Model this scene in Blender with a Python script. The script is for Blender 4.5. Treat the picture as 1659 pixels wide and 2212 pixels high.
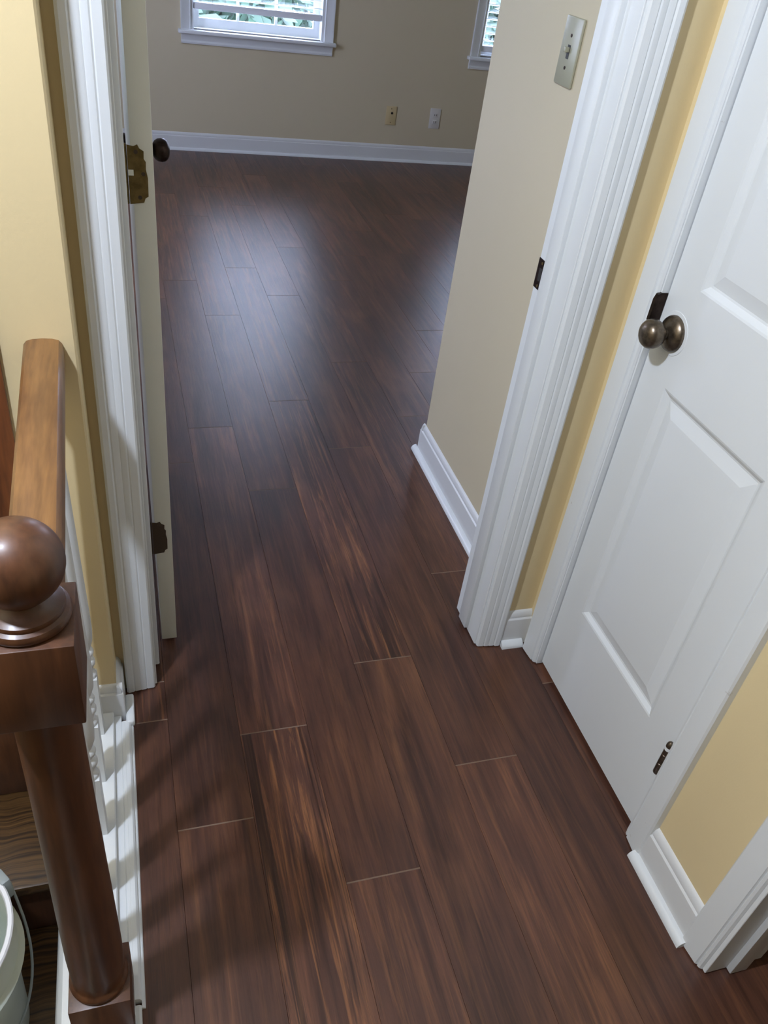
import bpy, bmesh, math, random
from mathutils import Vector, Matrix
random.seed(7)
S = bpy.context.scene
C = S.collection
for o in list(bpy.data.objects):
    bpy.data.objects.remove(o)

# ------------------------------------------------------------------ camera
cam = bpy.data.cameras.new('camera'); camo = bpy.data.objects.new('camera', cam); C.objects.link(camo)
cam.sensor_fit = 'HORIZONTAL'; cam.sensor_width = 36.0; cam.lens = 38.03; cam.clip_start = 0.02; cam.clip_end = 200
R_ = Vector((0.95669391, -0.26586197, 0.11855027)); U_ = Vector((0.07035147, 0.60635192, 0.79207829)); F_ = Vector((0.28246668, 0.74943629, -0.59879697))
camo.matrix_world = Matrix(((R_.x, U_.x, -F_.x, 0.0), (R_.y, U_.y, -F_.y, 0.0), (R_.z, U_.z, -F_.z, 1.5), (0, 0, 0, 1)))
S.camera = camo

# ------------------------------------------------------------------ world, lamps, exposure
w = bpy.data.worlds.new('world'); S.world = w; w.use_nodes = True
bg = w.node_tree.nodes['Background']; bg.inputs[0].default_value = (0.66, 0.71, 1.0, 1); bg.inputs[1].default_value = 31.0
def lamp(name, loc, watts, col, rad):
    l = bpy.data.lights.new(name, 'POINT'); l.energy = watts; l.color = col; l.shadow_soft_size = rad
    o = bpy.data.objects.new(name, l); o.location = loc; C.objects.link(o); return o
lamp('hall_ceiling_lamp', (-0.60, 0.42, 2.30), 113, (0.87, 0.98, 1.19), 0.05)
for xw in (-1.395,):  # portal of the side window added to brighten the bedroom
    l = bpy.data.lights.new('window_portal', 'AREA'); l.shape = 'RECTANGLE'; l.size = 1.30; l.size_y = 0.80; l.cycles.is_portal = True
    o = bpy.data.objects.new('window_portal', l); o.location = (-1.52, 4.0, 1.365); o.rotation_euler = (0, math.radians(-90), 0); C.objects.link(o)
for x0, x1 in ((0.49, 1.335), (2.43, 3.275)):
    l = bpy.data.lights.new('window_portal', 'AREA'); l.shape = 'RECTANGLE'; l.size = x1 - x0; l.size_y = 1.30
    l.cycles.is_portal = True
    o = bpy.data.objects.new('window_portal', l); o.location = ((x0 + x1) / 2, 6.12, 1.365); o.rotation_euler = (math.radians(-90), 0, 0); C.objects.link(o)
S.view_settings.view_transform = 'Standard'; S.view_settings.look = 'None'
S.view_settings.gamma = 1.0; S.view_settings.use_curve_mapping = False
S.view_settings.exposure = 0.0

# ------------------------------------------------------------------ helpers
def link(name, me, mat=None, parent=None, **props):
    o = bpy.data.objects.new(name, me); C.objects.link(o)
    if mat and me is not None and not me.materials: me.materials.append(mat)
    if parent: o.parent = parent
    for k, v in props.items(): o[k] = v
    return o
def thing(name, label, cat, loc=(0, 0, 0), group=None):
    o = link(name, None, label=label, category=cat); o.location = loc
    if group: o['group'] = group
    return o
def finish(bm, name, smooth=None):
    bmesh.ops.recalc_face_normals(bm, faces=bm.faces)
    me = bpy.data.meshes.new(name); bm.to_mesh(me); bm.free()
    if smooth is not None:
        for p in me.polygons: p.use_smooth = True
        me.set_sharp_from_angle(angle=math.radians(smooth))
    return me
def addbox(bm, x0, x1, y0, y1, z0, z1):
    v = [bm.verts.new((x, y, z)) for x in (x0, x1) for y in (y0, y1) for z in (z0, z1)]
    for f in ((0, 1, 3, 2), (4, 6, 7, 5), (0, 4, 5, 1), (2, 3, 7, 6), (0, 2, 6, 4), (1, 5, 7, 3)):
        bm.faces.new([v[i] for i in f])
def boxes(name, lst, bevel=0.0, seg=1):
    bm = bmesh.new()
    for b in lst: addbox(bm, *b)
    if bevel: bmesh.ops.bevel(bm, geom=list(bm.edges), offset=bevel, segments=seg, affect='EDGES', profile=0.5)
    return finish(bm, name, 35 if bevel else None)
def sweep(name, prof, p0, p1, ua, va, smooth=30):
    p0, p1, ua, va = map(Vector, (p0, p1, ua, va))
    bm = bmesh.new()
    A = [bm.verts.new(p0 + ua * a + va * b) for a, b in prof]; B = [bm.verts.new(p1 + ua * a + va * b) for a, b in prof]
    n = len(prof)
    for i in range(n): bm.faces.new((A[i], A[(i + 1) % n], B[(i + 1) % n], B[i]))
    bm.faces.new(A); bm.faces.new(B[::-1])
    return finish(bm, name, smooth)
def lathe_bm(bm, prof, cx=0, cy=0, n=32, axis='Z', origin=(0, 0, 0), loop=False):
    rings = []
    ox, oy, oz = origin
    for r, h in prof:
        ring = []
        for k in range(n):
            a = 2 * math.pi * k / n; c, s = r * math.cos(a), r * math.sin(a)
            if axis == 'Z': p = (ox + cx + c, oy + cy + s, oz + h)
            elif axis == 'X': p = (ox + h, oy + c, oz + s)
            else: p = (ox + c, oy + h, oz + s)
            ring.append(bm.verts.new(p))
        rings.append(ring)
    for i in range(len(rings) - 1):
        for k in range(n):
            bm.faces.new((rings[i][k], rings[i][(k + 1) % n], rings[i + 1][(k + 1) % n], rings[i + 1][k]))
    if loop:
        for k in range(n): bm.faces.new((rings[-1][k], rings[-1][(k + 1) % n], rings[0][(k + 1) % n], rings[0][k]))
    else:
        bm.faces.new(rings[0]); bm.faces.new(rings[-1][::-1])
def lathe(name, prof, n=32, axis='Z', origin=(0, 0, 0), smooth=40, loop=False):
    bm = bmesh.new(); lathe_bm(bm, prof, n=n, axis=axis, origin=origin, loop=loop); return finish(bm, name, smooth)
def tube(name, pts, r, n=10):
    bm = bmesh.new(); rings = []
    pts = [Vector(p) for p in pts]
    for i, p in enumerate(pts):
        t = (pts[min(i + 1, len(pts) - 1)] - pts[max(i - 1, 0)]).normalized()
        a = t.orthogonal().normalized() if i == 0 else (prev - t * prev.dot(t)).normalized()
        prev = a; b = t.cross(a)
        rings.append([bm.verts.new(p + (a * math.cos(2 * math.pi * k / n) + b * math.sin(2 * math.pi * k / n)) * r) for k in range(n)])
    for i in range(len(rings) - 1):
        for k in range(n): bm.faces.new((rings[i][k], rings[i][(k + 1) % n], rings[i + 1][(k + 1) % n], rings[i + 1][k]))
    bm.faces.new(rings[0]); bm.faces.new(rings[-1][::-1])
    return finish(bm, name, 60)

# ------------------------------------------------------------------ materials
class NT:
    def __init__(s, name):
        s.m = bpy.data.materials.new(name); s.m.use_nodes = True; s.t = s.m.node_tree; s.b = s.t.nodes['Principled BSDF']
    def n(s, typ, **kw):
        nd = s.t.nodes.new(typ)
        for k, v in kw.items():
            if k[0] == 'i' and k[1:].isdigit(): s.set(nd.inputs[int(k[1:])], v)
            else: setattr(nd, k, v)
        return nd
    def set(s, sock, v):
        if hasattr(v, 'is_output'): s.t.links.new(v, sock)
        else: sock.default_value = v
    def math(s, op, a, b=0.0, c=0.0, clamp=False):
        nd = s.n('ShaderNodeMath', operation=op, i0=a, i1=b, i2=c); nd.use_clamp = clamp; return nd.outputs[0]
    def ramp(s, fac, stops):
        nd = s.n('ShaderNodeValToRGB'); s.set(nd.inputs[0], fac); e = nd.color_ramp.elements
        while len(e) < len(stops): e.new(0.5)
        for el, (p, c) in zip(e, stops):
            el.position = p; el.color = (c, c, c, 1) if not hasattr(c, '__len__') else (*c, 1)
        return nd.outputs[0]
    def mix(s, fac, a, b, blend='MIX'):
        nd = s.n('ShaderNodeMix', data_type='RGBA', blend_type=blend)
        s.set(nd.inputs[0], fac)
        s.set(nd.inputs[6], a if hasattr(a, 'is_output') else (*a, 1)); s.set(nd.inputs[7], b if hasattr(b, 'is_output') else (*b, 1))
        return nd.outputs[2]
    def mapping(s, vec, scale, loc=(0, 0, 0)):
        nd = s.n('ShaderNodeMapping'); s.set(nd.inputs[0], vec); nd.inputs[3].default_value = scale; nd.inputs[1].default_value = loc; return nd.outputs[0]
    def noise(s, vec, scale, detail=4, rough=0.55, dist=0.0):
        nd = s.n('ShaderNodeTexNoise'); s.set(nd.inputs['Vector'], vec); nd.inputs['Scale'].default_value = scale
        nd.inputs['Detail'].default_value = detail; nd.inputs['Roughness'].default_value = rough; nd.inputs['Distortion'].default_value = dist
        return nd.outputs[0]
    def bump(s, h, strength, dist=0.002):
        nd = s.n('ShaderNodeBump'); nd.inputs['Strength'].default_value = strength; nd.inputs['Distance'].default_value = dist
        s.set(nd.inputs['Height'], h); s.t.links.new(nd.outputs[0], s.b.inputs['Normal'])
    def out(s, **kw):
        for k, v in kw.items():
            k = {'col': 'Base Color', 'rough': 'Roughness', 'metal': 'Metallic', 'spec': 'Specular IOR Level', 'coat': 'Coat Weight', 'coatr': 'Coat Roughness', 'trans': 'Transmission Weight', 'ior': 'IOR', 'sss': 'Subsurface Weight'}[k]
            if isinstance(v, tuple): v = (*v, 1)
            s.set(s.b.inputs[k], v)
        return s.m

def paint(name, col, rough=0.5, peel=0.12, scale=260, var=0.03):
    t = NT(name); geo = t.n('ShaderNodeNewGeometry').outputs['Position']
    n1 = t.noise(geo, 2.3, 3); n2 = t.noise(geo, scale, 2)
    c = t.mix(t.math('MULTIPLY', n1, 1.0), tuple(x * (1 - var) for x in col), tuple(min(1, x * (1 + var)) for x in col))
    t.bump(n2, peel, 0.0012)
    return t.out(col=c, rough=rough)
M_yellow = paint('hall_yellow_paint', (0.73, 0.595, 0.345), 0.55)
M_greige = paint('bedroom_greige_paint', (0.61, 0.535, 0.375), 0.6)
M_ceiling = paint('ceiling_paint', (0.48, 0.47, 0.45), 0.8)
M_dark = paint('subfloor_dark', (0.05, 0.035, 0.028), 0.8)
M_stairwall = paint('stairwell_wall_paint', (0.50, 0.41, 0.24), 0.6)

def white_trim():
    t = NT('white_trim_paint'); geo = t.n('ShaderNodeNewGeometry').outputs['Position']
    brush = t.noise(t.mapping(geo, (60, 60, 3)), 3.0, 4)
    chip = t.noise(geo, 34.0, 3, 0.6)
    mask = t.ramp(chip, [(0.735, 0.0), (0.75, 1.0)])
    c = t.mix(t.math('MULTIPLY', mask, 0.35), (0.74, 0.765, 0.775), (0.42, 0.39, 0.33))
    t.bump(brush, 0.12, 0.0015)
    return t.out(col=c, rough=0.36)
M_white = white_trim()
M_base = paint('baseboard_paint', (0.69, 0.70, 0.70), 0.4, 0.08, 120)
M_door = paint('door_white_paint', (0.74, 0.765, 0.775), 0.38, 0.05, 180, 0.015)
M_doorin = paint('bedroom_door_cream_paint', (0.75, 0.74, 0.64), 0.45, 0.05, 180, 0.02)
M_plate = paint('switch_plate_ivory', (0.38, 0.37, 0.27), 0.35, 0.0)
M_jack = paint('jack_plate_tan', (0.62, 0.50, 0.28), 0.4, 0.0)
M_outlet = paint('outlet_white', (0.66, 0.64, 0.60), 0.35, 0.0)
M_slot = paint('slot_dark', (0.02, 0.018, 0.015), 0.5, 0.0)
M_slat = paint('blind_slat_white', (0.82, 0.84, 0.88), 0.4, 0.0)

def wood(name, dark, light, rough, coat=0.25, axis='Y', scale=1.0):
    t = NT(name); co = t.n('ShaderNodeTexCoord').outputs['Object']
    sc = {'Y': (22, 2.2, 22), 'Z': (22, 22, 2.2), 'X': (2.2, 22, 22)}[axis]; sc = tuple(v * scale for v in sc)
    n1 = t.noise(t.mapping(co, sc), 1.0, 5, 0.6, 0.6)
    n2 = t.noise(t.mapping(co, tuple(v * 7 for v in sc)), 1.0, 3)
    n3 = t.noise(co, 9.0, 2)
    f = t.math('ADD', t.math('MULTIPLY', n1, 0.75), t.math('MULTIPLY', n2, 0.3))
    f = t.ramp(f, [(0.36, 0.0), (0.68, 1.0)])
    c = t.mix(f, dark, light)
    c = t.mix(t.math('MULTIPLY', t.ramp(n3, [(0.5, 0.0), (0.75, 1.0)]), 0.45), c, tuple(d * 0.75 for d in dark))
    t.bump(n2, 0.08, 0.001)
    return t.out(col=c, rough=rough, coat=coat, coatr=0.22)
M_rail = wood('stained_rail_wood', (0.115, 0.050, 0.018), (0.29, 0.142, 0.046), 0.42, 0.2, 'Y')
M_newel = wood('stained_newel_wood', (0.046, 0.017, 0.008), (0.130, 0.050, 0.020), 0.42, 0.14, 'Z')
M_post = wood('stained_post_wood', (0.09, 0.028, 0.010), (0.24, 0.075, 0.02), 0.45, 0.2, 'Z')

def oak_tread():
    t = NT('oak_tread_wood'); co = t.n('ShaderNodeTexCoord').outputs['Object']
    d = t.noise(co, 5.0, 2)
    v = t.n('ShaderNodeVectorMath', operation='ADD'); t.set(v.inputs[0], co)
    sc = t.n('ShaderNodeVectorMath', operation='SCALE'); t.set(sc.inputs[0], t.n('ShaderNodeCombineXYZ', i0=0.0, i1=d, i2=0.0).outputs[0]); sc.inputs[3].default_value = 0.09
    t.t.links.new(sc.outputs[0], v.inputs[1])
    n1 = t.noise(t.mapping(v.outputs[0], (2.5, 110, 40)), 1.0, 4, 0.6)
    c = t.ramp(n1, [(0.36, (0.022, 0.011, 0.005)), (0.52, (0.085, 0.044, 0.015)), (0.72, (0.17, 0.09, 0.03))])
    t.bump(n1, 0.1, 0.001)
    return t.out(col=c, rough=0.35, coat=0.2)
M_oak = oak_tread()

def plank_mat():
    t = NT('vinyl_plank_wood')
    co = t.n('ShaderNodeTexCoord').outputs['Object']
    oi = t.n('ShaderNodeObjectInfo')
    sep = t.n('ShaderNodeSeparateColor'); t.t.links.new(oi.outputs['Color'], sep.inputs[0])
    tone, streak, seed = sep.outputs
    off = t.n('ShaderNodeCombineXYZ', i0=t.math('MULTIPLY', seed, 37.0), i1=t.math('MULTIPLY', seed, 91.0), i2=t.math('MULTIPLY', seed, 13.0)).outputs[0]
    v = t.n('ShaderNodeVectorMath', operation='ADD'); t.t.links.new(co, v.inputs[0]); t.t.links.new(off, v.inputs[1]); v = v.outputs[0]
    band = t.noise(t.mapping(v, (17, 1.3, 1)), 1.0, 5, 0.6, 1.1)
    broad = t.noise(t.mapping(v, (6.0, 2.6, 1)), 1.0, 3, 0.6)
    fine = t.noise(t.mapping(v, (210, 11, 1)), 1.0, 4, 0.65)
    grain = t.noise(t.mapping(v, (75, 3.2, 1)), 1.0, 6, 0.68, 0.8)
    zeb = t.noise(t.mapping(v, (52, 1.1, 1)), 1.0, 5, 0.6, 1.2)
    c = t.ramp(band, [(0.33, (0.0518, 0.0204, 0.0136)), (0.48, (0.0962, 0.0391, 0.0249)), (0.58, (0.1210, 0.0488, 0.0289)), (0.72, (0.1851, 0.0800, 0.0402))])
    c = t.mix(t.math('MULTIPLY', t.ramp(broad, [(0.48, 0.0), (0.66, 1.0)]), 0.62), c, (0.0580, 0.0263, 0.0201))
    c = t.mix(t.math('MULTIPLY', t.ramp(broad, [(0.30, 1.0), (0.44, 0.0)]), 0.50), c, (0.1913, 0.0829, 0.0442))
    tan = t.ramp(grain, [(0.50, 0.0), (0.68, 1.0)])
    c = t.mix(t.math('MULTIPLY', tan, t.math('MULTIPLY_ADD', streak, 0.65, 0.16)), c, (0.2899, 0.1220, 0.0482))
    dk = t.ramp(grain, [(0.33, 1.0), (0.47, 0.0)])
    c = t.mix(t.math('MULTIPLY', dk, 0.38), c, (0.0395, 0.0166, 0.0113))
    blk = t.ramp(zeb, [(0.535, 0.0), (0.60, 1.0)])
    c = t.mix(t.math('MULTIPLY', blk, t.math('MULTIPLY', streak, 0.80)), c, (0.0272, 0.0118, 0.0080))
    flk = t.ramp(fine, [(0.30, 1.0), (0.46, 0.0)])
    c = t.mix(t.math('MULTIPLY', flk, 0.5), c, (0.0345, 0.0147, 0.0105))
    toned = t.n('ShaderNodeVectorMath', operation='SCALE'); t.set(toned.inputs[0], c); t.set(toned.inputs[3], t.math('MULTIPLY_ADD', tone, 0.95, 0.44))  # grain colour scaled by the plank's own tone
    rg = t.math('MULTIPLY_ADD', fine, 0.14, 0.27)
    h = t.math('ADD', t.math('MULTIPLY', fine, 0.7), t.math('MULTIPLY', grain, 0.6))
    t.bump(h, 0.22, 0.0012)
    return t.out(col=toned.outputs[0], rough=rg, spec=0.5)
M_plank = plank_mat()
M_plank_end = paint('plank_end_catchlight', (0.19, 0.12, 0.08), 0.6, 0.0)  # tan end bevels, paler to paint in the light they catch

def metal(name, col, rough, spots=None):
    t = NT(name); geo = t.n('ShaderNodeNewGeometry').outputs['Position']
    n = t.noise(geo, 70, 4, 0.6)
    c = t.mix(t.ramp(n, [(0.4, 0.0), (0.65, 1.0)]), col, spots or tuple(v * 0.55 for v in col))
    return t.out(col=c, rough=rough, metal=0.85)
M_bronze = metal('aged_bronze', (0.17, 0.135, 0.10), 0.30)
M_bronzed = metal('dark_bronze', (0.05, 0.032, 0.025), 0.38)
M_brass = metal('tarnished_brass', (0.22, 0.155, 0.06), 0.55, (0.14, 0.10, 0.035))
M_rust = paint('old_dark_hinge', (0.055, 0.034, 0.018), 0.6, 0.2, 300, 0.3)
def glass():
    t = NT('window_glass'); tr = t.n('ShaderNodeBsdfTransparent'); gl = t.n('ShaderNodeBsdfGlossy'); gl.inputs['Roughness'].default_value = 0.02
    tr.inputs[0].default_value = (0.95, 0.97, 0.97, 1)
    mx = t.n('ShaderNodeMixShader', i0=0.06, i1=tr.outputs[0], i2=gl.outputs[0])
    t.t.links.new(mx.outputs[0], t.t.nodes['Material Output'].inputs[0]); return t.m
M_glass = glass()
def bucket_mat():
    t = NT('bucket_plastic'); geo = t.n('ShaderNodeNewGeometry').outputs['Position']
    n = t.noise(geo, 14, 3)
    return t.out(col=t.mix(n, (0.56, 0.64, 0.55), (0.68, 0.72, 0.68)), rough=0.4)
M_bucket = bucket_mat()
M_bucketgrey = paint('bucket_grey_plastic', (0.30, 0.34, 0.35), 0.45, 0.0)
M_handle = paint('bucket_handle_white', (0.85, 0.86, 0.9), 0.4, 0.0)
M_leaf = paint('leaf_green', (0.016, 0.045, 0.028), 0.6, 0.0, var=0.3)
M_bark = paint('bark_brown', (0.16, 0.12, 0.09), 0.8, 0.3, 40, 0.2)
M_grass = paint('lawn_green', (0.16, 0.27, 0.12), 0.9, 0.3, 8, 0.3)

ST = dict(kind='structure')
YH, YB = 1.303, 1.42            # hall face and bedroom face of the doorway wall
XR = 0.93                       # right wall plane (hall and bedroom entry)
YF = 5.945                      # far bedroom wall
ZC = 2.44

# ------------------------------------------------------------------ floor of separate planks
floor = link('floor', boxes('floor', [(-1.4, 3.7, 1.36, 6.0, -0.20, -0.0085), (-0.16, 2.2, -4.6, 1.36, -0.20, -0.0085)]), M_dark,
             label='dark brown wood plank floor running from the hall into the bedroom', **ST)
PIV = Vector((0.3, 1.0, 0)); TH = 0.005
cache = {}
def plank_mesh(wd, ln):
    k = (round(wd, 3), round(ln, 3))
    if k not in cache:
        g = 0.0001; b = 0.0007; e = 0.0014; t = 0.0085; bm = bmesh.new()
        def ring(i, j, z): return [bm.verts.new(p) for p in ((i, j, z), (wd - i, j, z), (wd - i, ln - j, z), (i, ln - j, z))]
        r0, r1, r2 = ring(g, g, -t), ring(g, g, -b), ring(g + 0.0004, g + e, 0)
        for a, c in ((r0, r1), (r1, r2)):
            for i in range(4):
                f = bm.faces.new((a[i], a[(i + 1) % 4], c[(i + 1) % 4], c[i]))
                if i in (0, 2): f.material_index = 1
        bm.faces.new(r2); bm.faces.new(r0[::-1])
        cache[k] = finish(bm, 'plank')
        cache[k].materials.append(M_plank); cache[k].materials.append(M_plank_end)
    return cache[k]
PW, PL, X0 = 0.150, 1.28, 0.018
joint = {-1: 1.20, 0: 0.924, 1: 1.129, 2: 0.751, 3: 1.29, 4: 0.961, 5: 0.30, 6: 1.146, 7: 0.198}
# (column, index) -> tone, streak for the planks whose figure stands out
special = {(1, 0): (0.74, 0.35), (1, -1): (0.66, 1.0), (3, 0): (0.62, 0.9), (3, -1): (0.46, 0.25), (4, -1): (0.52, 0.35), (4, 0): (0.45, 0.2), (2, 0): (0.42, 0.15),
           (2, -1): (0.66, 0.25), (0, 0): (0.30, 0.1), (0, -1): (0.42, 0.2), (5, 0): (0.40, 0.15), (5, -1): (0.56, 0.3), (1, 1): (0.46, 0.2), (4, 2): (0.62, 0.3), (5, 1): (0.44, 0.4), (-1, -1): (0.40, 0.1), (4, 1): (0.40, 0.2), (4, -1): (0.60, 0.35)}
ct, sn = math.cos(TH), math.sin(TH)
for k in range(-10, 26):
    xa = X0 + k * PW; xb = xa + PW
    j0 = joint.get(k, random.uniform(0, PL))
    for i in range(-5, 6):
        ya, yb = j0 + i * PL, j0 + (i + 1) * PL
        lo, hi = -4.55, YF + 0.01
        if k < -1: lo = 1.37
        if k > 12: lo = 2.1
        segs = []
        a, b = max(ya, lo), min(yb, hi)
        if b - a < 0.03: continue
        if k == -1 and a < 1.30:
            if b > 1.33: segs = [(xa, 1.31, xb, b), (-0.084, a, xb, 1.31)]
            else: segs = [(-0.084, a, xb, b)]
        else: segs = [(xa, a, xb, b)]
        tn, sk = special.get((k, i), (random.uniform(0.40, 0.60), random.choice((0.05, 0.1, 0.2, 0.35, 0.6))))
        seed = random.random()
        for (sx, sa, ex, sb) in segs:
            o = link('plank', plank_mesh(ex - sx, sb - sa), None, floor)
            dx, dy = sx - PIV.x, sa - PIV.y
            o.location = (PIV.x + dx * ct - dy * sn, PIV.y + dx * sn + dy * ct, 0); o.rotation_euler = (0, 0, TH)
            o.color = (tn, sk, seed, 1)

# ------------------------------------------------------------------ walls and ceilings
link('ceiling', boxes('ceiling', [(-1.5, 3.9, -4.8, 6.2, ZC, ZC + 0.12)]), M_ceiling, label='white ceiling over hall and bedroom', **ST)
link('wall_left', boxes('wall_left', [(-1.4, -0.083, 1.225, YB, -2.8, ZC)], 0.003), M_yellow, label='pale yellow wall at the end of the stairwell behind the railing', **ST)
link('wall_doorway', boxes('wall_doorway', [(-0.083, -0.018, YH, YB, -0.02, ZC), (0.808, XR + 0.02, YH, YB, 0, ZC), (-0.018, 0.808, YH, YB, 2.06, ZC)]), M_yellow,
     label='pale yellow wall around the bedroom doorway', **ST)
link('wall_right', boxes('wall_right', [(XR, 1.05, 1.215, YH + 0.02, 0, ZC), (XR, 1.05, 0.455, 0.738, 0, ZC), (XR, 1.05, -4.6, -0.32, 0, ZC),
     (XR, 1.05, 0.745, 1.215, 2.04, ZC), (XR, 1.05, -0.32, 0.455, 2.06, ZC)]), M_yellow, label='pale yellow hall wall beside the white closet door', **ST)
link('wall_closet', boxes('wall_closet', [(1.05, 2.2, 0.50, 0.55, -0.2, ZC), (1.6, 1.65, 0.55, 1.42, -0.2, ZC), (1.05, 1.7, YH + 0.005, YB, -0.2, ZC)]), M_yellow, label='closet walls behind the white panel door', **ST)
link('wall_side_room', boxes('wall_side_room', [(2.2, 2.25, -1.75, 0.55, -0.2, ZC), (1.05, 2.2, -1.75, -1.7, -0.2, ZC)]), M_greige, label='walls of the dark room past the right doorway', **ST)
link('wall_back', boxes('wall_back', [(-1.4, 1.05, -4.68, -4.6, -2.8, ZC)]), M_yellow, label='hall wall behind the viewer', **ST)
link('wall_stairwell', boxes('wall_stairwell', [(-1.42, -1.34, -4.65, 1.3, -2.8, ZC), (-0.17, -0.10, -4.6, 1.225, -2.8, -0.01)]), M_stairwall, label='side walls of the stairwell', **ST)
link('wall_bedroom_right', boxes('wall_bedroom_right', [(XR, 3.8, YB, 2.19, 0, ZC)], 0.002), M_greige, label='greige bedroom wall with the light switch, ending in a corner', **ST)
link('wall_bedroom_left', boxes('wall_bedroom_left', [(-1.5, -1.4, 1.3, 3.6, 0, ZC), (-1.5, -1.4, 4.4, 6.1, 0, ZC), (-1.5, -1.4, 3.6, 4.4, 0, 0.69), (-1.5, -1.4, 3.6, 4.4, 2.04, ZC), (-1.45, -0.02, YB, YB + 0.01, 0, ZC)]), M_greige, label='greige left wall of the bedroom behind the open door', **ST)
link('wall_bedroom_side', boxes('wall_bedroom_side', [(3.7, 3.8, 2.1, 6.1, 0, ZC)]), M_greige, label='greige right wall of the bedroom', **ST)
WZ0, WZ1 = 0.712, 2.02
W = [(0.49, 1.335), (2.43, 3.275)]
far = [(-1.5, 3.8, YF, YF + 0.16, 0, WZ0), (-1.5, 3.8, YF, YF + 0.16, WZ1, ZC), (-1.5, W[0][0], YF, YF + 0.16, WZ0, WZ1), (W[0][1], W[1][0], YF, YF + 0.16, WZ0, WZ1), (W[1][1], 3.8, YF, YF + 0.16, WZ0, WZ1)]
link('wall_far', boxes('wall_far', far), M_greige, label='greige far bedroom wall below and between the windows', **ST)

# ------------------------------------------------------------------ baseboards with shoe mouldings
BP = [(0, 0), (0.013, 0), (0.013, 0.082), (0.0125, 0.086), (0.009, 0.090), (0.0095, 0.094), (0.006, 0.104), (0.003, 0.108), (0.0, 0.110)]
def qr(r=0.017): return [(0, 0)] + [(r * math.cos(a), r * math.sin(a)) for a in [math.pi / 2 * i / 7 for i in range(8)]]
def baseboard(name, label, runs):
    """runs: (p0, p1, outward) ; p on the wall face at floor"""
    o = None
    for n, (p0, p1, out, shoe) in enumerate(runs):
        me = sweep('baseboard', BP, p0, p1, out, (0, 0, 1))
        if o is None: o = link(name, me, M_base, label=label, **ST)
        else: link('board', me, M_base, o)
        if shoe:
            d = Vector(out) * 0.0128
            link('shoe_molding', sweep('shoe', qr(), Vector(shoe[0]) + d, Vector(shoe[1]) + d, out, (0, 0, 1)), M_white, o)
    return o
baseboard('baseboard_right', 'white baseboard on the yellow hall wall between closet door and right doorway', [((XR, 0.513, 0), (XR, 0.683, 0), (-1, 0, 0), ((XR, 0.500, 0), (XR, 0.690, 0)))])
baseboard('baseboard_nook', 'short white baseboard in the narrow corner between doorway and closet', [((0.852, YH, 0), (0.9295, YH, 0), (0, -1, 0), ((0.858, YH, 0), (0.9165, YH, 0)))])
baseboard('baseboard_bedroom_right', 'white baseboard below the light switch inside the bedroom', [((XR, 1.44, 0), (XR, 2.2045, 0), (-1, 0, 0), ((XR, 1.44, 0), (XR, 2.22, 0))), ((XR - 0.0115, 2.19, 0), (3.7, 2.19, 0), (0, 1, 0), ((XR - 0.014, 2.19, 0), (3.7, 2.19, 0)))])
baseboard('baseboard_far', 'long white baseboard along the far bedroom wall', [((-1.4, YF, 0), (3.7, YF, 0), (0, -1, 0), ((-1.4, YF, 0), (3.7, YF, 0)))])
bl = baseboard('baseboard_left', 'small white baseboard wrapping the yellow wall corner at the railing end', [((-0.17, 1.225, 0), (-0.0715, 1.225, 0), (0, -1, 0), None), ((-0.083, 1.2128, 0), (-0.083, 1.302, 0), (1, 0, 0), None)])
link('shoe_block', boxes('shoe_block', [(-0.0705, -0.052, 1.190, 1.270, 0, 0.020)], 0.005, 3), M_white, bl)

# ------------------------------------------------------------------ door casings, jambs
CP = [(0, 0), (0, 0.008), (0.003, 0.0115), (0.0160, 0.0128), (0.0180, 0.0116), (0.0205, 0.0134), (0.0290, 0.0142), (0.0310, 0.0134), (0.0335, 0.0146), (0.0425, 0.0156),
      (0.0450, 0.0145), (0.0480, 0.0176), (0.0575, 0.0186), (0.0620, 0.0160), (0.0620, 0)]
CPF = [(0, 0), (0, 0.005), (0.003, 0.0090), (0.0075, 0.0105), (0.0095, 0.0085), (0.0120, 0.0125), (0.0500, 0.0165), (0.0550, 0.0160), (0.0585, 0.0125), (0.0600, 0)]
def casing(name, label, prof, inner0, inner1, side, out, zt, zb=0.004):
    """inner0/inner1: inner edge points at floor of both legs; side: unit vector from opening outward at leg 1"""
    s = Vector(side); i0, i1 = Vector(inner0), Vector(inner1); up = Vector((0, 0, 1)); z0 = up * zb; z1 = up * zt
    root = link(name, sweep('casing_leg', prof, i1 + z0, i1 + z1, s, out), M_white, label=label, **ST)
    link('casing_leg', sweep('casing_leg', prof, i0 + z0, i0 + z1, -s, out), M_white, root)
    wd = max(a for a, b in prof)
    link('casing_head', sweep('casing_head', prof, i0 - s * wd + z1, i1 + s * wd + z1, up, out), M_white, root)
    return root
t1 = casing('trim_1', 'white moulded casing and jamb around the open bedroom doorway', CP, (-0.004, YH, 0), (0.794, YH, 0), (1, 0, 0), (0, -1, 0), 2.055)
link('jamb', boxes('jamb', [(0.790, 0.8085, YH - 0.0012, 1.436, 0.004, 2.055)], 0.001), M_white, t1)
link('jamb', boxes('jamb', [(-0.0185, 0.0, YH - 0.0012, 1.436, 0.004, 2.055)], 0.001), M_white, t1)
link('jamb_head', boxes('jamb_head', [(-0.018, 0.808, YH - 0.0012, 1.436, 2.04, 2.058)], 0.001), M_white, t1)
link('door_stop', boxes('door_stop', [(0.779, 0.795, 1.352, 1.396, 0.012, 2.045)], 0.0025, 2), M_white, t1)
link('door_stop', boxes('door_stop', [(-0.005, 0.009, 1.352, 1.396, 0.012, 2.045)], 0.0025, 2), M_white, t1)
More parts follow.
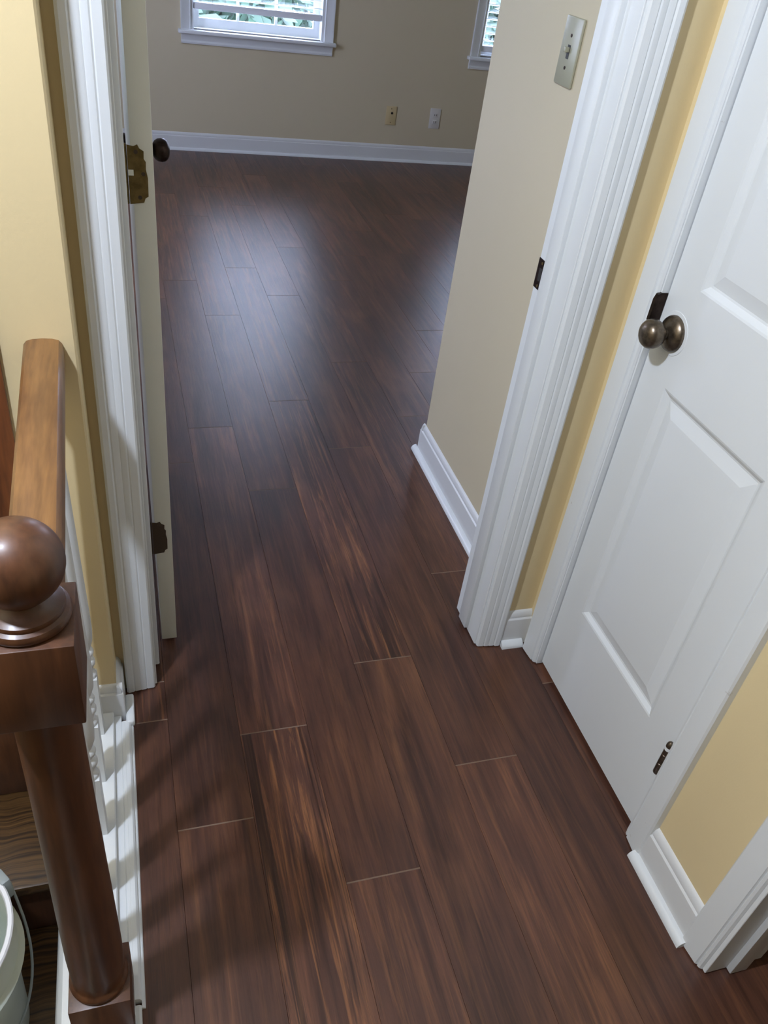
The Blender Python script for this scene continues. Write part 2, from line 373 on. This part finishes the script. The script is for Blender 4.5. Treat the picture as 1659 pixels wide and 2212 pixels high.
link('back_casing', boxes('back_casing', [(0.797, 0.855, YB, 1.4355, 0.004, 2.10)], 0.002), M_white, t1)
link('back_casing', boxes('back_casing', [(-0.07, -0.006, YB + 0.011, 1.4355, 0.004, 2.10)], 0.002), M_white, t1)
# strike plate with its worn recess in the right jamb
sp = link('strike_plate', boxes('strike_plate', [(0.7885, 0.7905, 1.400, 1.436, 0.912, 0.972)], 0.0008), M_bronzed, t1, label='dark bronze strike plate')
link('strike_hole', boxes('strike_hole', [(0.7878, 0.789, 1.409, 1.424, 0.930, 0.955)]), M_slot, sp)
for z in (0.919, 0.965): link('screw', lathe('screw', [(0.003, 0.7876), (0.003, 0.789)], 10, 'X', (0, 1.418, z)), M_brass, sp)

t2 = casing('trim_2', 'white casing and jamb around the closed closet door', CPF, (XR, 0.738, 0), (XR, 1.215, 0), (0, 1, 0), (-1, 0, 0), 2.035)
link('jamb', boxes('jamb', [(XR - 0.003, 1.05, 1.211, 1.216, 0.004, 2.035)]), M_white, t2)
link('jamb', boxes('jamb', [(XR - 0.003, 1.05, 0.736, 0.7405, 0.004, 2.035)]), M_white, t2)
link('jamb_head', boxes('jamb_head', [(XR - 0.003, 1.05, 0.745, 1.215, 2.033, 2.045)]), M_white, t2)
t3 = casing('trim_3', 'white casing and stepped jamb of the doorway at the lower right', CPF, (XR, -0.32, 0), (XR, 0.455, 0), (0, 1, 0), (-1, 0, 0), 2.055)
link('jamb', boxes('jamb', [(XR - 0.004, 1.052, 0.447, 0.4565, 0.004, 2.055)], 0.001), M_white, t3)
link('jamb', boxes('jamb', [(XR - 0.004, 1.052, -0.3215, -0.312, 0.004, 2.055)], 0.001), M_white, t3)
link('door_stop', boxes('door_stop', [(0.974, 1.012, 0.4355, 0.452, 0.002, 2.045)], 0.002, 2), M_white, t3)
link('back_casing', boxes('back_casing', [(1.05, 1.065, 0.452, 0.512, 0.004, 2.10)], 0.002), M_white, t3)

# ------------------------------------------------------------------ bedroom door, open, seen on its hinge edge
d1 = link('door_1', boxes('door_1', [(0.019, 0.054, 1.434, 2.196, 0.010, 2.03)], 0.0012, 2), M_doorin, label='open bedroom door seen edge-on with a dark knob', **ST)
def hinge(parent, zc, h, mat, name, paint_notch):
    pts = [(0.0135, -h / 2), (0.036, -h / 2 + 0.003), (0.0385, -h / 2 + 0.010), (0.0435, -h / 2 + 0.013), (0.0440, -h * 0.05), (0.0415, h * 0.10), (0.0420, h * 0.22),
           (0.0390, h * 0.27), (0.0395, h / 2 - 0.010), (0.0330, h / 2 - 0.006), (0.0300, h / 2), (0.0240, h / 2 - 0.003), (0.0135, h / 2 - 0.001)]
    me = sweep('hinge_leaf', pts, (0, 1.4342, zc), (0, 1.4328, zc), (1, 0, 0), (0, 0, 1), None)
    hg = link(name, me, mat, parent, label='worn metal hinge leaf')
    for z, x in ((zc - h * 0.38, 0.030), (zc + h * 0.02, 0.037), (zc + h * 0.38, 0.027)):
        link('screw', lathe('screw', [(0.0033, 1.4318), (0.0033, 1.433)], 10, 'Y', (x, 0, z)), M_rust, hg)
    link('knuckle', lathe('knuckle', [(0.0045, -h / 2), (0.0045, h / 2)], 12, 'Z', (0.0085, 1.437, zc)), mat, hg)
    return hg
h1 = hinge(d1, 1.095, 0.094, M_brass, 'hinge', True)
link('paint_patch', boxes('paint_patch', [(0.0138, 0.022, 1.4322, 1.4329, 1.094, 1.103)]), M_doorin, h1, label='cream paint left on the hinge')
h2 = hinge(d1, 0.328, 0.090, M_rust, 'hinge', False)
def knob(parent, org, sgn, mat, name='door_knob'):
    """knob whose axis is X; sgn = direction it points"""
    k = link(name, lathe(name, [(0.0105, sgn * 0.006), (0.0105, sgn * 0.022), (0.014, sgn * 0.026), (0.021, sgn * 0.031), (0.0255, sgn * 0.038), (0.0268, sgn * 0.046), (0.0255, sgn * 0.054), (0.021, sgn * 0.060), (0.013, sgn * 0.0645), (0.004, sgn * 0.066)], 32, 'X', org), mat, parent)
    link('rosette', lathe('rosette', [(0.0330, 0.0), (0.0335, sgn * 0.004), (0.031, sgn * 0.009), (0.027, sgn * 0.0115), (0.026, sgn * 0.0125), (0.019, sgn * 0.015), (0.0125, sgn * 0.0185)], 32, 'X', org), mat, k)
    return k
knob(d1, (0.054, 2.135, 0.957), 1, M_bronzed)
knob(d1, (0.019, 2.135, 0.957), -1, M_bronzed)

# ------------------------------------------------------------------ closet door with recessed panels
XD = 0.940
def panel_door():
    y0, y1, z0, z1 = 0.7425, 1.2085, 0.013, 2.03
    P = [(0.828, 1.130, 0.262, 0.843), (0.828, 1.130, 1.030, 1.86)]
    bm = bmesh.new()
    ys = [y0, 0.828, 1.130, y1]; zs = [z0, 0.262, 0.843, 1.030, 1.86, z1]
    vv = {}
    def v(y, z, x=XD):
        k = (round(y, 5), round(z, 5), round(x, 5))
        if k not in vv: vv[k] = bm.verts.new((x, y, z))
        return vv[k]
    for i in range(3):
        for j in range(5):
            if i == 1 and j in (1, 3): continue
            bm.faces.new((v(ys[i], zs[j]), v(ys[i + 1], zs[j]), v(ys[i + 1], zs[j + 1]), v(ys[i], zs[j + 1])))
    fields = []
    for (a, b, c, d) in P:
        rings = []
        for ins, dep in ((0, 0), (0.004, 0.0012), (0.013, 0.0075), (0.017, 0.0082), (0.021, 0.0075), (0.043, 0.0022), (0.046, 0.0020)):
            rings.append([v(a + ins, c + ins, XD + dep), v(b - ins, c + ins, XD + dep), v(b - ins, d - ins, XD + dep), v(a + ins, d - ins, XD + dep)])
        for q in range(len(rings) - 1):
            for e in range(4): bm.faces.new((rings[q][e], rings[q][(e + 1) % 4], rings[q + 1][(e + 1) % 4], rings[q + 1][e]))
        fields.append((a + 0.046, b - 0.046, c + 0.046, d - 0.046))
        bm.faces.new(rings[-1])
    B = [v(y0, z0, XD + 0.034), v(y1, z0, XD + 0.034), v(y1, z1, XD + 0.034), v(y0, z1, XD + 0.034)]
    bm.faces.new(B)
    bot = [v(y, z0) for y in ys]; top = [v(y, z1) for y in ys]; lf = [v(y0, z) for z in zs]; rt = [v(y1, z) for z in zs]
    bm.faces.new(bot + [B[1], B[0]]); bm.faces.new(top + [B[2], B[3]]); bm.faces.new(lf + [B[3], B[0]]); bm.faces.new(rt + [B[2], B[1]])
    return finish(bm, 'door_2', 8)
d2 = link('door_2', panel_door(), M_door, label='closed white closet door with recessed panels and a round bronze knob', **ST)
knob(d2, (XD, 1.158, 0.938), -1, M_bronze)
ring = link('worn_ring', lathe('worn_ring', [(0.0405, 0.0), (0.0400, -0.0010), (0.0335, -0.0012)], 32, 'X', (XD, 1.158, 0.938)), M_white, d2, label='rough paint ring around the knob rosette')
lp = link('latch_plate', sweep('latch_plate', [(0.9165, -0.022), (0.9165, 0.018), (0.920, 0.028), (0.927, 0.031), (0.9395, 0.031), (0.9395, -0.030), (0.921, -0.030)], (0, 1.2092, 0.962), (0, 1.2168, 0.962), (1, 0, 0), (0, 0, 1), None), M_bronzed, t2, label='dark bronze latch plate at the closet door edge')
hb = link('hinge', lathe('hinge', [(0.0035, -0.047), (0.0060, -0.045), (0.0072, -0.042), (0.0072, -0.014), (0.0066, -0.0135), (0.0072, -0.013), (0.0072, 0.013), (0.0066, 0.0135), (0.0072, 0.014), (0.0072, 0.042), (0.0060, 0.046), (0.0030, 0.049)], 14, 'Z', (0.9275, 0.7440, 0.246)), M_bronze, d2, label='bronze hinge barrel with chipped paint')
link('paint_patch', lathe('paint_patch', [(0.0074, 0.028), (0.0075, 0.036)], 14, 'Z', (0.9275, 0.7440, 0.246)), M_white, hb)

# ------------------------------------------------------------------ windows and blinds
def window(n, x0, x1, label):
    y = YF; cw = 0.062
    wd = link('window_%d' % n, boxes('frame', [(x0 - 0.002, x0 + 0.016, y - 0.002, y + 0.13, WZ0, WZ1), (x1 - 0.016, x1 + 0.002, y - 0.002, y + 0.13, WZ0, WZ1), (x0, x1, y, y + 0.13, WZ1 - 0.016, WZ1), (x0, x1, y + 0.02, y + 0.155, WZ0 - 0.004, WZ0 + 0.006)]), M_white, label=label, **ST)
    sw = [(0, 0), (0, 0.010), (0.006, 0.014), (0.010, 0.012), (0.045, 0.015), (0.052, 0.019), (0.062, 0.019), (0.062, 0)]
    link('casing', sweep('casing', sw, (x0, y, WZ0), (x0, y, WZ1), (-1, 0, 0), (0, -1, 0)), M_white, wd)
    link('casing', sweep('casing', sw, (x1, y, WZ0), (x1, y, WZ1), (1, 0, 0), (0, -1, 0)), M_white, wd)
    link('casing', sweep('casing', sw, (x0 - cw, y, WZ1), (x1 + cw, y, WZ1), (0, 0, 1), (0, -1, 0)), M_white, wd)
    link('window_sill', boxes('window_sill', [(x0 - 0.08, x1 + 0.08, y - 0.045, y + 0.03, WZ0 - 0.022, WZ0)], 0.006, 3), M_white, wd)
    ap = [(0, 0), (0.012, 0), (0.014, 0.010), (0.010, 0.020), (0.012, 0.030), (0.016, 0.040), (0.020, 0.050), (0.020, 0.056), (0, 0.056)]
    link('apron', sweep('apron', ap, (x0 - cw, y, WZ0 - 0.078), (x1 + cw, y, WZ0 - 0.078), (0, -1, 0), (0, 0, 1)), M_white, wd)
    ys = y + 0.075; a, b = x0 + 0.016, x1 - 0.016; zb, zm, zt = WZ0 + 0.006, 1.37, WZ1 - 0.016
    link('sash', boxes('sash', [(a, b, ys, ys + 0.03, zb, zb + 0.052), (a, b, ys, ys + 0.03, zm - 0.02, zm + 0.02), (a, a + 0.04, ys, ys + 0.03, zb + 0.052, zm - 0.02), (b - 0.04, b, ys, ys + 0.03, zb + 0.052, zm - 0.02)]), M_white, wd)
    link('sash', boxes('sash', [(a, b, ys + 0.032, ys + 0.06, zm - 0.02, zm + 0.02), (a, b, ys + 0.032, ys + 0.06, zt - 0.045, zt), (a, a + 0.04, ys + 0.032, ys + 0.06, zm + 0.02, zt - 0.045), (b - 0.04, b, ys + 0.032, ys + 0.06, zm + 0.02, zt - 0.045)]), M_white, wd)
    gx0, gx1 = a + 0.04, b - 0.04; pw = (gx1 - gx0) / 3
    for q in (1, 2):
        link('muntin', boxes('muntin', [(gx0 + pw * q - 0.009, gx0 + pw * q + 0.009, ys + 0.006, ys + 0.024, zb + 0.052, zm - 0.02)]), M_white, wd)
        link('muntin', boxes('muntin', [(gx0 + pw * q - 0.009, gx0 + pw * q + 0.009, ys + 0.038, ys + 0.056, zm + 0.02, zt - 0.045)]), M_white, wd)
    zmid = (zb + 0.052 + zm - 0.02) / 2
    link('muntin', boxes('muntin', [(gx0, gx1, ys + 0.007, ys + 0.023, zmid - 0.009, zmid + 0.009)]), M_white, wd)
    for q in range(3):
        for lo, hi, yy in ((zb + 0.052, zmid, ys + 0.014), (zmid, zm - 0.02, ys + 0.014)):
            link('pane', boxes('pane', [(gx0 + pw * q, gx0 + pw * (q + 1), yy, yy + 0.003, lo, hi)]), M_glass, wd)
        link('pane', boxes('pane', [(gx0 + pw * q, gx0 + pw * (q + 1), ys + 0.045, ys + 0.048, zm + 0.02, zt - 0.045)]), M_glass, wd)
    return wd
window(1, *W[0], 'white framed bedroom window with half-raised blind above the far baseboard')
window(2, *W[1], 'white framed window partly hidden behind the bedroom wall corner')
def blind(x0, x1, zbot, tilt, label):
    root = thing('window_blind', label, 'blind', ((x0 + x1) / 2, YF + 0.035, zbot), 'white slatted blinds in the bedroom windows')
    hw = (x1 - x0) / 2 - 0.020
    link('bottom_rail', boxes('bottom_rail', [(-hw, hw, -0.026, 0.026, -0.006, 0.030)], 0.003, 2), M_slat, root)
    prof = [(-0.025, -0.0012), (-0.012, 0.0008), (0, 0.0016), (0.012, 0.0008), (0.025, -0.0012), (0.025, -0.0042), (0, -0.0012), (-0.025, -0.0042)]
    c, s = math.cos(tilt), math.sin(tilt)
    me = sweep('slat', prof, (-hw, 0, 0), (hw, 0, 0), (0, c, s), (0, -s, c)); me.materials.append(M_slat)
    z = zbot + 0.062
    while z < 1.93:
        o = link('slat', me, None, root); o.location = (0, 0, z - zbot); z += 0.0425
    link('head_rail', boxes('head_rail', [(-hw, hw, -0.028, 0.028, 1.955 - zbot, 2.0 - zbot)], 0.002), M_slat, root)
    for x in (-hw * 0.72, hw * 0.72):
        link('ladder_cord', boxes('ladder_cord', [(x - 0.0012, x + 0.0012, -0.027, -0.0255, 0.0, 1.955 - zbot)]), M_slat, root)
blind(*W[0], 0.828, math.radians(-12), 'white slatted blind raised a hand above the sill of the fully visible window')
blind(*W[1], 0.748, math.radians(-12), 'white slatted blind lowered close to the sill of the half-hidden window')

w3 = link('window_3', boxes('frame', [(-1.50, -1.385, 3.6, 3.66, 0.69, 2.04), (-1.50, -1.385, 4.34, 4.4, 0.69, 2.04), (-1.50, -1.385, 3.6, 4.4, 0.69, 0.74), (-1.50, -1.385, 3.6, 4.4, 1.99, 2.04), (-1.47, -1.43, 3.66, 4.34, 1.34, 1.38)]), M_white,
          label='unseen white framed side window added on the left bedroom wall for more daylight', **ST)  # invented window out of view, lets extra daylight into the bedroom
for za, zb in ((0.74, 1.34), (1.38, 1.99)): link('pane', boxes('pane', [(-1.452, -1.449, 3.66, 4.34, za, zb)]), M_glass, w3)

# ------------------------------------------------------------------ ceiling lamp of the hall
cl = thing('ceiling_lamp', 'unseen flush ceiling lamp above the stairwell with a bronze disc added to block upward light', 'lamp', (-0.60, 0.42, ZC))
link('upward_light_shield', lathe('upward_light_shield', [(0.20, -0.075), (0.205, -0.07), (0.17, -0.03), (0.07, 0.0)], 40), M_bronze, cl)  # unseen disc added to keep lamp light off the ceiling
link('socket', lathe('socket', [(0.02, -0.085), (0.02, -0.07)], 16), M_bronze, cl)

# ------------------------------------------------------------------ stairwell, treads
stair = link('stairs', boxes('stairs', [(-1.34, -0.17, 0.985, 1.225, -0.9, -0.222), (-1.34, -0.17, 0.05, 0.985, -0.9, -0.412), (-1.34, -0.17, -0.20, 0.05, -0.9, -0.60), (-1.34, -0.17, -4.6, 1.225, -2.8, -2.7)]), M_newel,
             label='dark stained wooden stairs descending beside the railing', **ST)
for y0, y1, z in ((0.972, 1.225, -0.19), (0.02, 0.985, -0.38), (-0.22, 0.05, -0.57)):
    t_ = link('tread', boxes('tread', [(-0.585, 0.585, 0, y1 - y0, -0.032, 0)], 0.006, 2), M_oak, stair); t_.location = (-0.755, y0, z)
link('skirt', boxes('skirt', [(-1.34, -0.17, 1.203, 1.2245, -0.19, 0.03)], 0.003, 2), M_newel, stair, label='dark stained skirt board')
link('trim_4', sweep('trim_4', [(0, -0.30), (0, -0.03), (0.006, -0.012), (0.014, -0.002), (0.026, 0.0), (0.045, 0.0), (0.045, -0.30)], (-0.213, -0.4, -0.10), (-0.213, 0.88, -0.10), (1, 0, 0), (0, 0, 1)), M_white,
     label='white skirt board along the stairwell below the newel post', **ST)

# ------------------------------------------------------------------ stair railing
NX, NY = -0.1165, 0.6185
rail = thing('stair_railing', 'stained wood handrail and newel with white turned balusters beside the stairwell', 'railing', (NX, NY, 0.0))
def loc(me): 
    me.transform(Matrix.Translation((-NX, -NY, 0))); return me
hw = 0.029
RP = [(-0.024, -0.062), (-0.024, -0.046), (-0.029, -0.038), (-0.029, -0.016), (-0.0275, -0.009), (-0.023, -0.0035), (-0.014, -0.0008), (0, 0.0), (0.014, -0.0008), (0.023, -0.0035), (0.0275, -0.009), (0.029, -0.016), (0.029, -0.038), (0.024, -0.046), (0.024, -0.062)]
p0 = Vector((-0.1155, 0.664, 0.908)); p1 = Vector((-0.1305, 1.2245, 0.908)); dd = (p1 - p0).normalized()
hr = link('handrail', loc(sweep('handrail', RP, p0, p1, Vector((dd.y, -dd.x, 0)), (0, 0, 1))), M_rail, rail, label='stained handrail')
post = link('newel_post', loc(boxes('newel_post', [(NX - 0.0445, NX + 0.0445, NY - 0.0460, NY + 0.0455, 0.795, 0.909)], 0.0015, 2)), M_newel, rail, label='dark stained newel post with ball finial')
zc = 0.978; Rb = 0.0435
ball = [(0.040, 0.909), (0.0425, 0.912), (0.0432, 0.9165), (0.0415, 0.9205), (0.0375, 0.9225), (0.0380, 0.925), (0.0372, 0.928), (0.033, 0.930), (0.026, 0.934), (0.0225, 0.9385)]
ball += [(Rb * math.cos(a), zc + Rb * math.sin(a)) for a in [math.radians(d) for d in range(-56, 90, 6)]] + [(0.001, zc + Rb)]
link('ball_finial', loc(lathe('ball_finial', ball, 48, 'Z', (NX, NY, 0))), M_newel, post)
col = [(0.0400, 0.135), (0.0425, 0.139), (0.0435, 0.1435), (0.0425, 0.148), (0.0395, 0.151), (0.0375, 0.155), (0.0392, 0.180), (0.0398, 0.23), (0.0385, 0.34), (0.0362, 0.50), (0.0345, 0.66), (0.0340, 0.760), (0.0350, 0.785), (0.0360, 0.795)]
link('column', loc(lathe('column', col, 48, 'Z', (NX, NY, 0))), M_newel, post)
link('base_block', loc(boxes('base_block', [(NX - 0.0445, NX + 0.0445, NY - 0.0445, NY + 0.0445, -0.30, 0.135)], 0.0015, 2)), M_newel, post)
def baluster_mesh():
    bm = bmesh.new(); h = 0.0155
    addbox(bm, -h, h, -h, h, 0.030, 0.205)
    prof = [(0.0150, 0.205), (0.0162, 0.209), (0.0150, 0.214), (0.0110, 0.219), (0.0095, 0.226), (0.0125, 0.233), (0.0160, 0.240), (0.0165, 0.247), (0.0145, 0.254), (0.0105, 0.259), (0.0110, 0.263), (0.0150, 0.268), (0.0160, 0.274), (0.0140, 0.280), (0.0105, 0.284), (0.0125, 0.291),
            (0.0165, 0.305), (0.0185, 0.335), (0.0180, 0.38), (0.0160, 0.47), (0.0135, 0.60), (0.0115, 0.72), (0.0105, 0.80), (0.0105, 0.850)]
    lathe_bm(bm, prof, n=20)
    return finish(bm, 'baluster', 45)
bme = baluster_mesh(); bme.materials.append(M_white)
for y in (1.170, 1.053, 0.936, 0.819, 0.716):
    x = -0.1305 + (1.2245 - y) / 0.56 * 0.0105
    o = link('baluster', bme, None, rail); o.location = (x - NX, y - NY, 0)
sr = link('shoe_rail', loc(boxes('shoe_rail', [(-0.152, -0.0945, 0.663, 1.2125, 0.018, 0.034)], 0.002)), M_white, rail, label='white shoe rail under the balusters')
link('base_board', loc(boxes('base_board', [(-0.165, -0.0795, 0.664, 1.2125, 0.0, 0.0185), (-0.0715, -0.0795, 0.600, 1.196, 0.0, 0.0185)], 0.0015)), M_white, rail)
link('edge_strip', loc(sweep('edge_strip', [(0, 0), (0.0165, 0), (0.0165, 0.012), (0.013, 0.0165), (0.0085, 0.018), (0, 0.018)], (-0.0775, 0.622, 0), (-0.0775, 1.196, 0), (1, 0, 0), (0, 0, 1))), M_white, rail)
link('edge_bead', loc(sweep('edge_bead', qr(0.006), (-0.0612, 0.612, 0), (-0.0612, 1.19, 0), (1, 0, 0), (0, 0, 1))), M_white, rail)
link('edge_strip', loc(sweep('edge_strip', [(0, -0.05), (0.014, -0.05), (0.014, 0.006), (0.010, 0.010), (0, 0.010)], (-0.0755, -0.3, 0), (-0.0755, 0.616, 0), (1, 0, 0), (0, 0, 1))), M_white, rail)

# stained post on the stairwell wall
wp = link('wooden_post', boxes('wooden_post', [(-0.040, 0.040, -0.008, 0.0, -0.189, 1.30)], 0.002, 2), M_post, label='stained wooden half post against the yellow stairwell wall', category='post')
wp.location = (-0.234, 1.2248, 0)

# ------------------------------------------------------------------ bucket on the stair tread
bk = thing('bucket', 'pale green-white plastic bucket with a wire handle on the stair tread', 'bucket', (-0.425, 0.80, -0.379))
body = [(0.128, 0.0), (0.131, 0.003), (0.140, 0.27), (0.1415, 0.277), (0.158, 0.278), (0.160, 0.281), (0.158, 0.285), (0.1500, 0.290), (0.1485, 0.366), (0.1505, 0.370), (0.1510, 0.374), (0.149, 0.377), (0.1455, 0.376), (0.1440, 0.370), (0.139, 0.25), (0.127, 0.006), (0.02, 0.005)]
link('body', lathe('body', body, 56), M_bucket, bk)
link('rim', lathe('rim', [(0.1515, 0.368), (0.1535, 0.370), (0.1540, 0.376), (0.1515, 0.3795), (0.1455, 0.3795), (0.1435, 0.376), (0.1435, 0.370)], 56, loop=True), M_handle, bk, label='white rolled rim')
a0 = math.radians(36)
ex, ey = math.cos(a0), math.sin(a0)
for sg, rz in ((1, a0), (-1, a0 + math.pi)):
    ear = link('handle_ear', boxes('handle_ear', [(-0.003, 0.014, -0.016, 0.016, 0.325, 0.382)], 0.003, 2), M_bucketgrey, bk, label='grey handle ear'); ear.location = (sg * ex * 0.152, sg * ey * 0.152, 0); ear.rotation_euler = (0, 0, rz)
pts = []
for i in range(33):
    b = math.pi * i / 32; ang = a0 - b
    pts.append((math.cos(ang) * (0.169 - 0.012 * math.sin(b)), math.sin(ang) * (0.169 - 0.012 * math.sin(b)), 0.345 - 0.20 * math.sin(b) ** 0.6))
link('handle', tube('handle', pts, 0.0025), M_bucketgrey, bk, label='grey wire handle')

# ------------------------------------------------------------------ wall plates
sw = thing('light_switch', 'ivory light switch plate on the greige wall beside the bedroom doorway', 'light switch', (XR, 1.768, 1.29))
link('plate', boxes('plate', [(-0.0065, 0, -0.040, 0.040, -0.064, 0.064)], 0.003, 2), M_plate, sw)
link('toggle', boxes('toggle', [(-0.017, -0.006, -0.0045, 0.0045, -0.001, 0.009)], 0.0015, 2), M_plate, sw)
link('toggle_slot', boxes('toggle_slot', [(-0.0070, -0.006, -0.006, 0.006, -0.013, 0.013)]), M_slot, sw)
for z in (0.030, -0.030): link('screw', lathe('screw', [(0.0035, -0.0075), (0.0035, -0.006)], 10, 'X', (0, 0, z)), M_bronzed, sw)
pj = thing('phone_jack', 'tan wall plate with one round port above the far baseboard', 'wall plate', (1.85, YF, 0.30))
link('plate', boxes('plate', [(-0.037, 0.037, -0.006, 0, -0.060, 0.060)], 0.002, 2), M_jack, pj)
link('port', lathe('port', [(0.008, -0.008), (0.008, -0.005)], 16, 'Y', (0.006, 0, 0.016)), M_slot, pj)
for z in (0.044, -0.044): link('screw', lathe('screw', [(0.003, -0.007), (0.003, -0.005)], 10, 'Y', (0, 0, z)), M_brass, pj)
ou = thing('wall_outlet', 'white duplex power outlet low on the far wall under the second window', 'outlet', (2.178, YF, 0.30))
link('plate', boxes('plate', [(-0.039, 0.039, -0.006, 0, -0.066, 0.066)], 0.002, 2), M_outlet, ou)
for z in (0.022, -0.022):
    rc = link('receptacle', boxes('receptacle', [(-0.017, 0.017, -0.0085, -0.005, z - 0.014, z + 0.014)], 0.003, 2), M_outlet, ou)
    for x in (-0.007, 0.007): link('slot', boxes('slot', [(x - 0.0015, x + 0.0015, -0.009, -0.008, z - 0.005, z + 0.007)]), M_slot, rc)

# ------------------------------------------------------------------ outdoors beyond the windows
link('lawn', boxes('lawn', [(-30, 40, 6.3, 60, -3.2, -3.0)]), M_grass, label='green lawn far below outside the bedroom windows', **ST)
def tree(x, y, zc, r, h, label, sd):
    rnd = random.Random(sd)
    t = thing('garden_tree', label, 'tree', (x, y, -3.0), 'trees outside the windows')
    link('trunk', lathe('trunk', [(0.20, 0), (0.14, 1.2), (0.10, zc + 3.0)], 12), M_bark, t)
    bm = bmesh.new()
    for i in range(4500):
        d = Vector((rnd.gauss(0, 1), rnd.gauss(0, 1), rnd.gauss(0, 1))).normalized() * (rnd.random() ** 0.35)
        c = Vector((d.x * r, d.y * r, zc + 3.0 + d.z * h)); s = rnd.uniform(0.07, 0.15)
        a = Vector((rnd.gauss(0, 1), rnd.gauss(0, 1), rnd.gauss(0, 1))).normalized(); b = a.orthogonal().normalized()
        bm.faces.new([bm.verts.new(c + p) for p in (a * s, b * s * 0.5, -a * s, -b * s * 0.5)])
    f = link('foliage', finish(bm, 'foliage'), M_leaf, t); f['kind'] = 'stuff'
tree(1.0, 10.5, 0.0, 1.5, 1.3, 'leafy green tree outside the window with the raised blind', 1)
tree(4.6, 11.0, 0.1, 1.6, 1.4, 'leafy green tree outside the half-hidden window', 2)
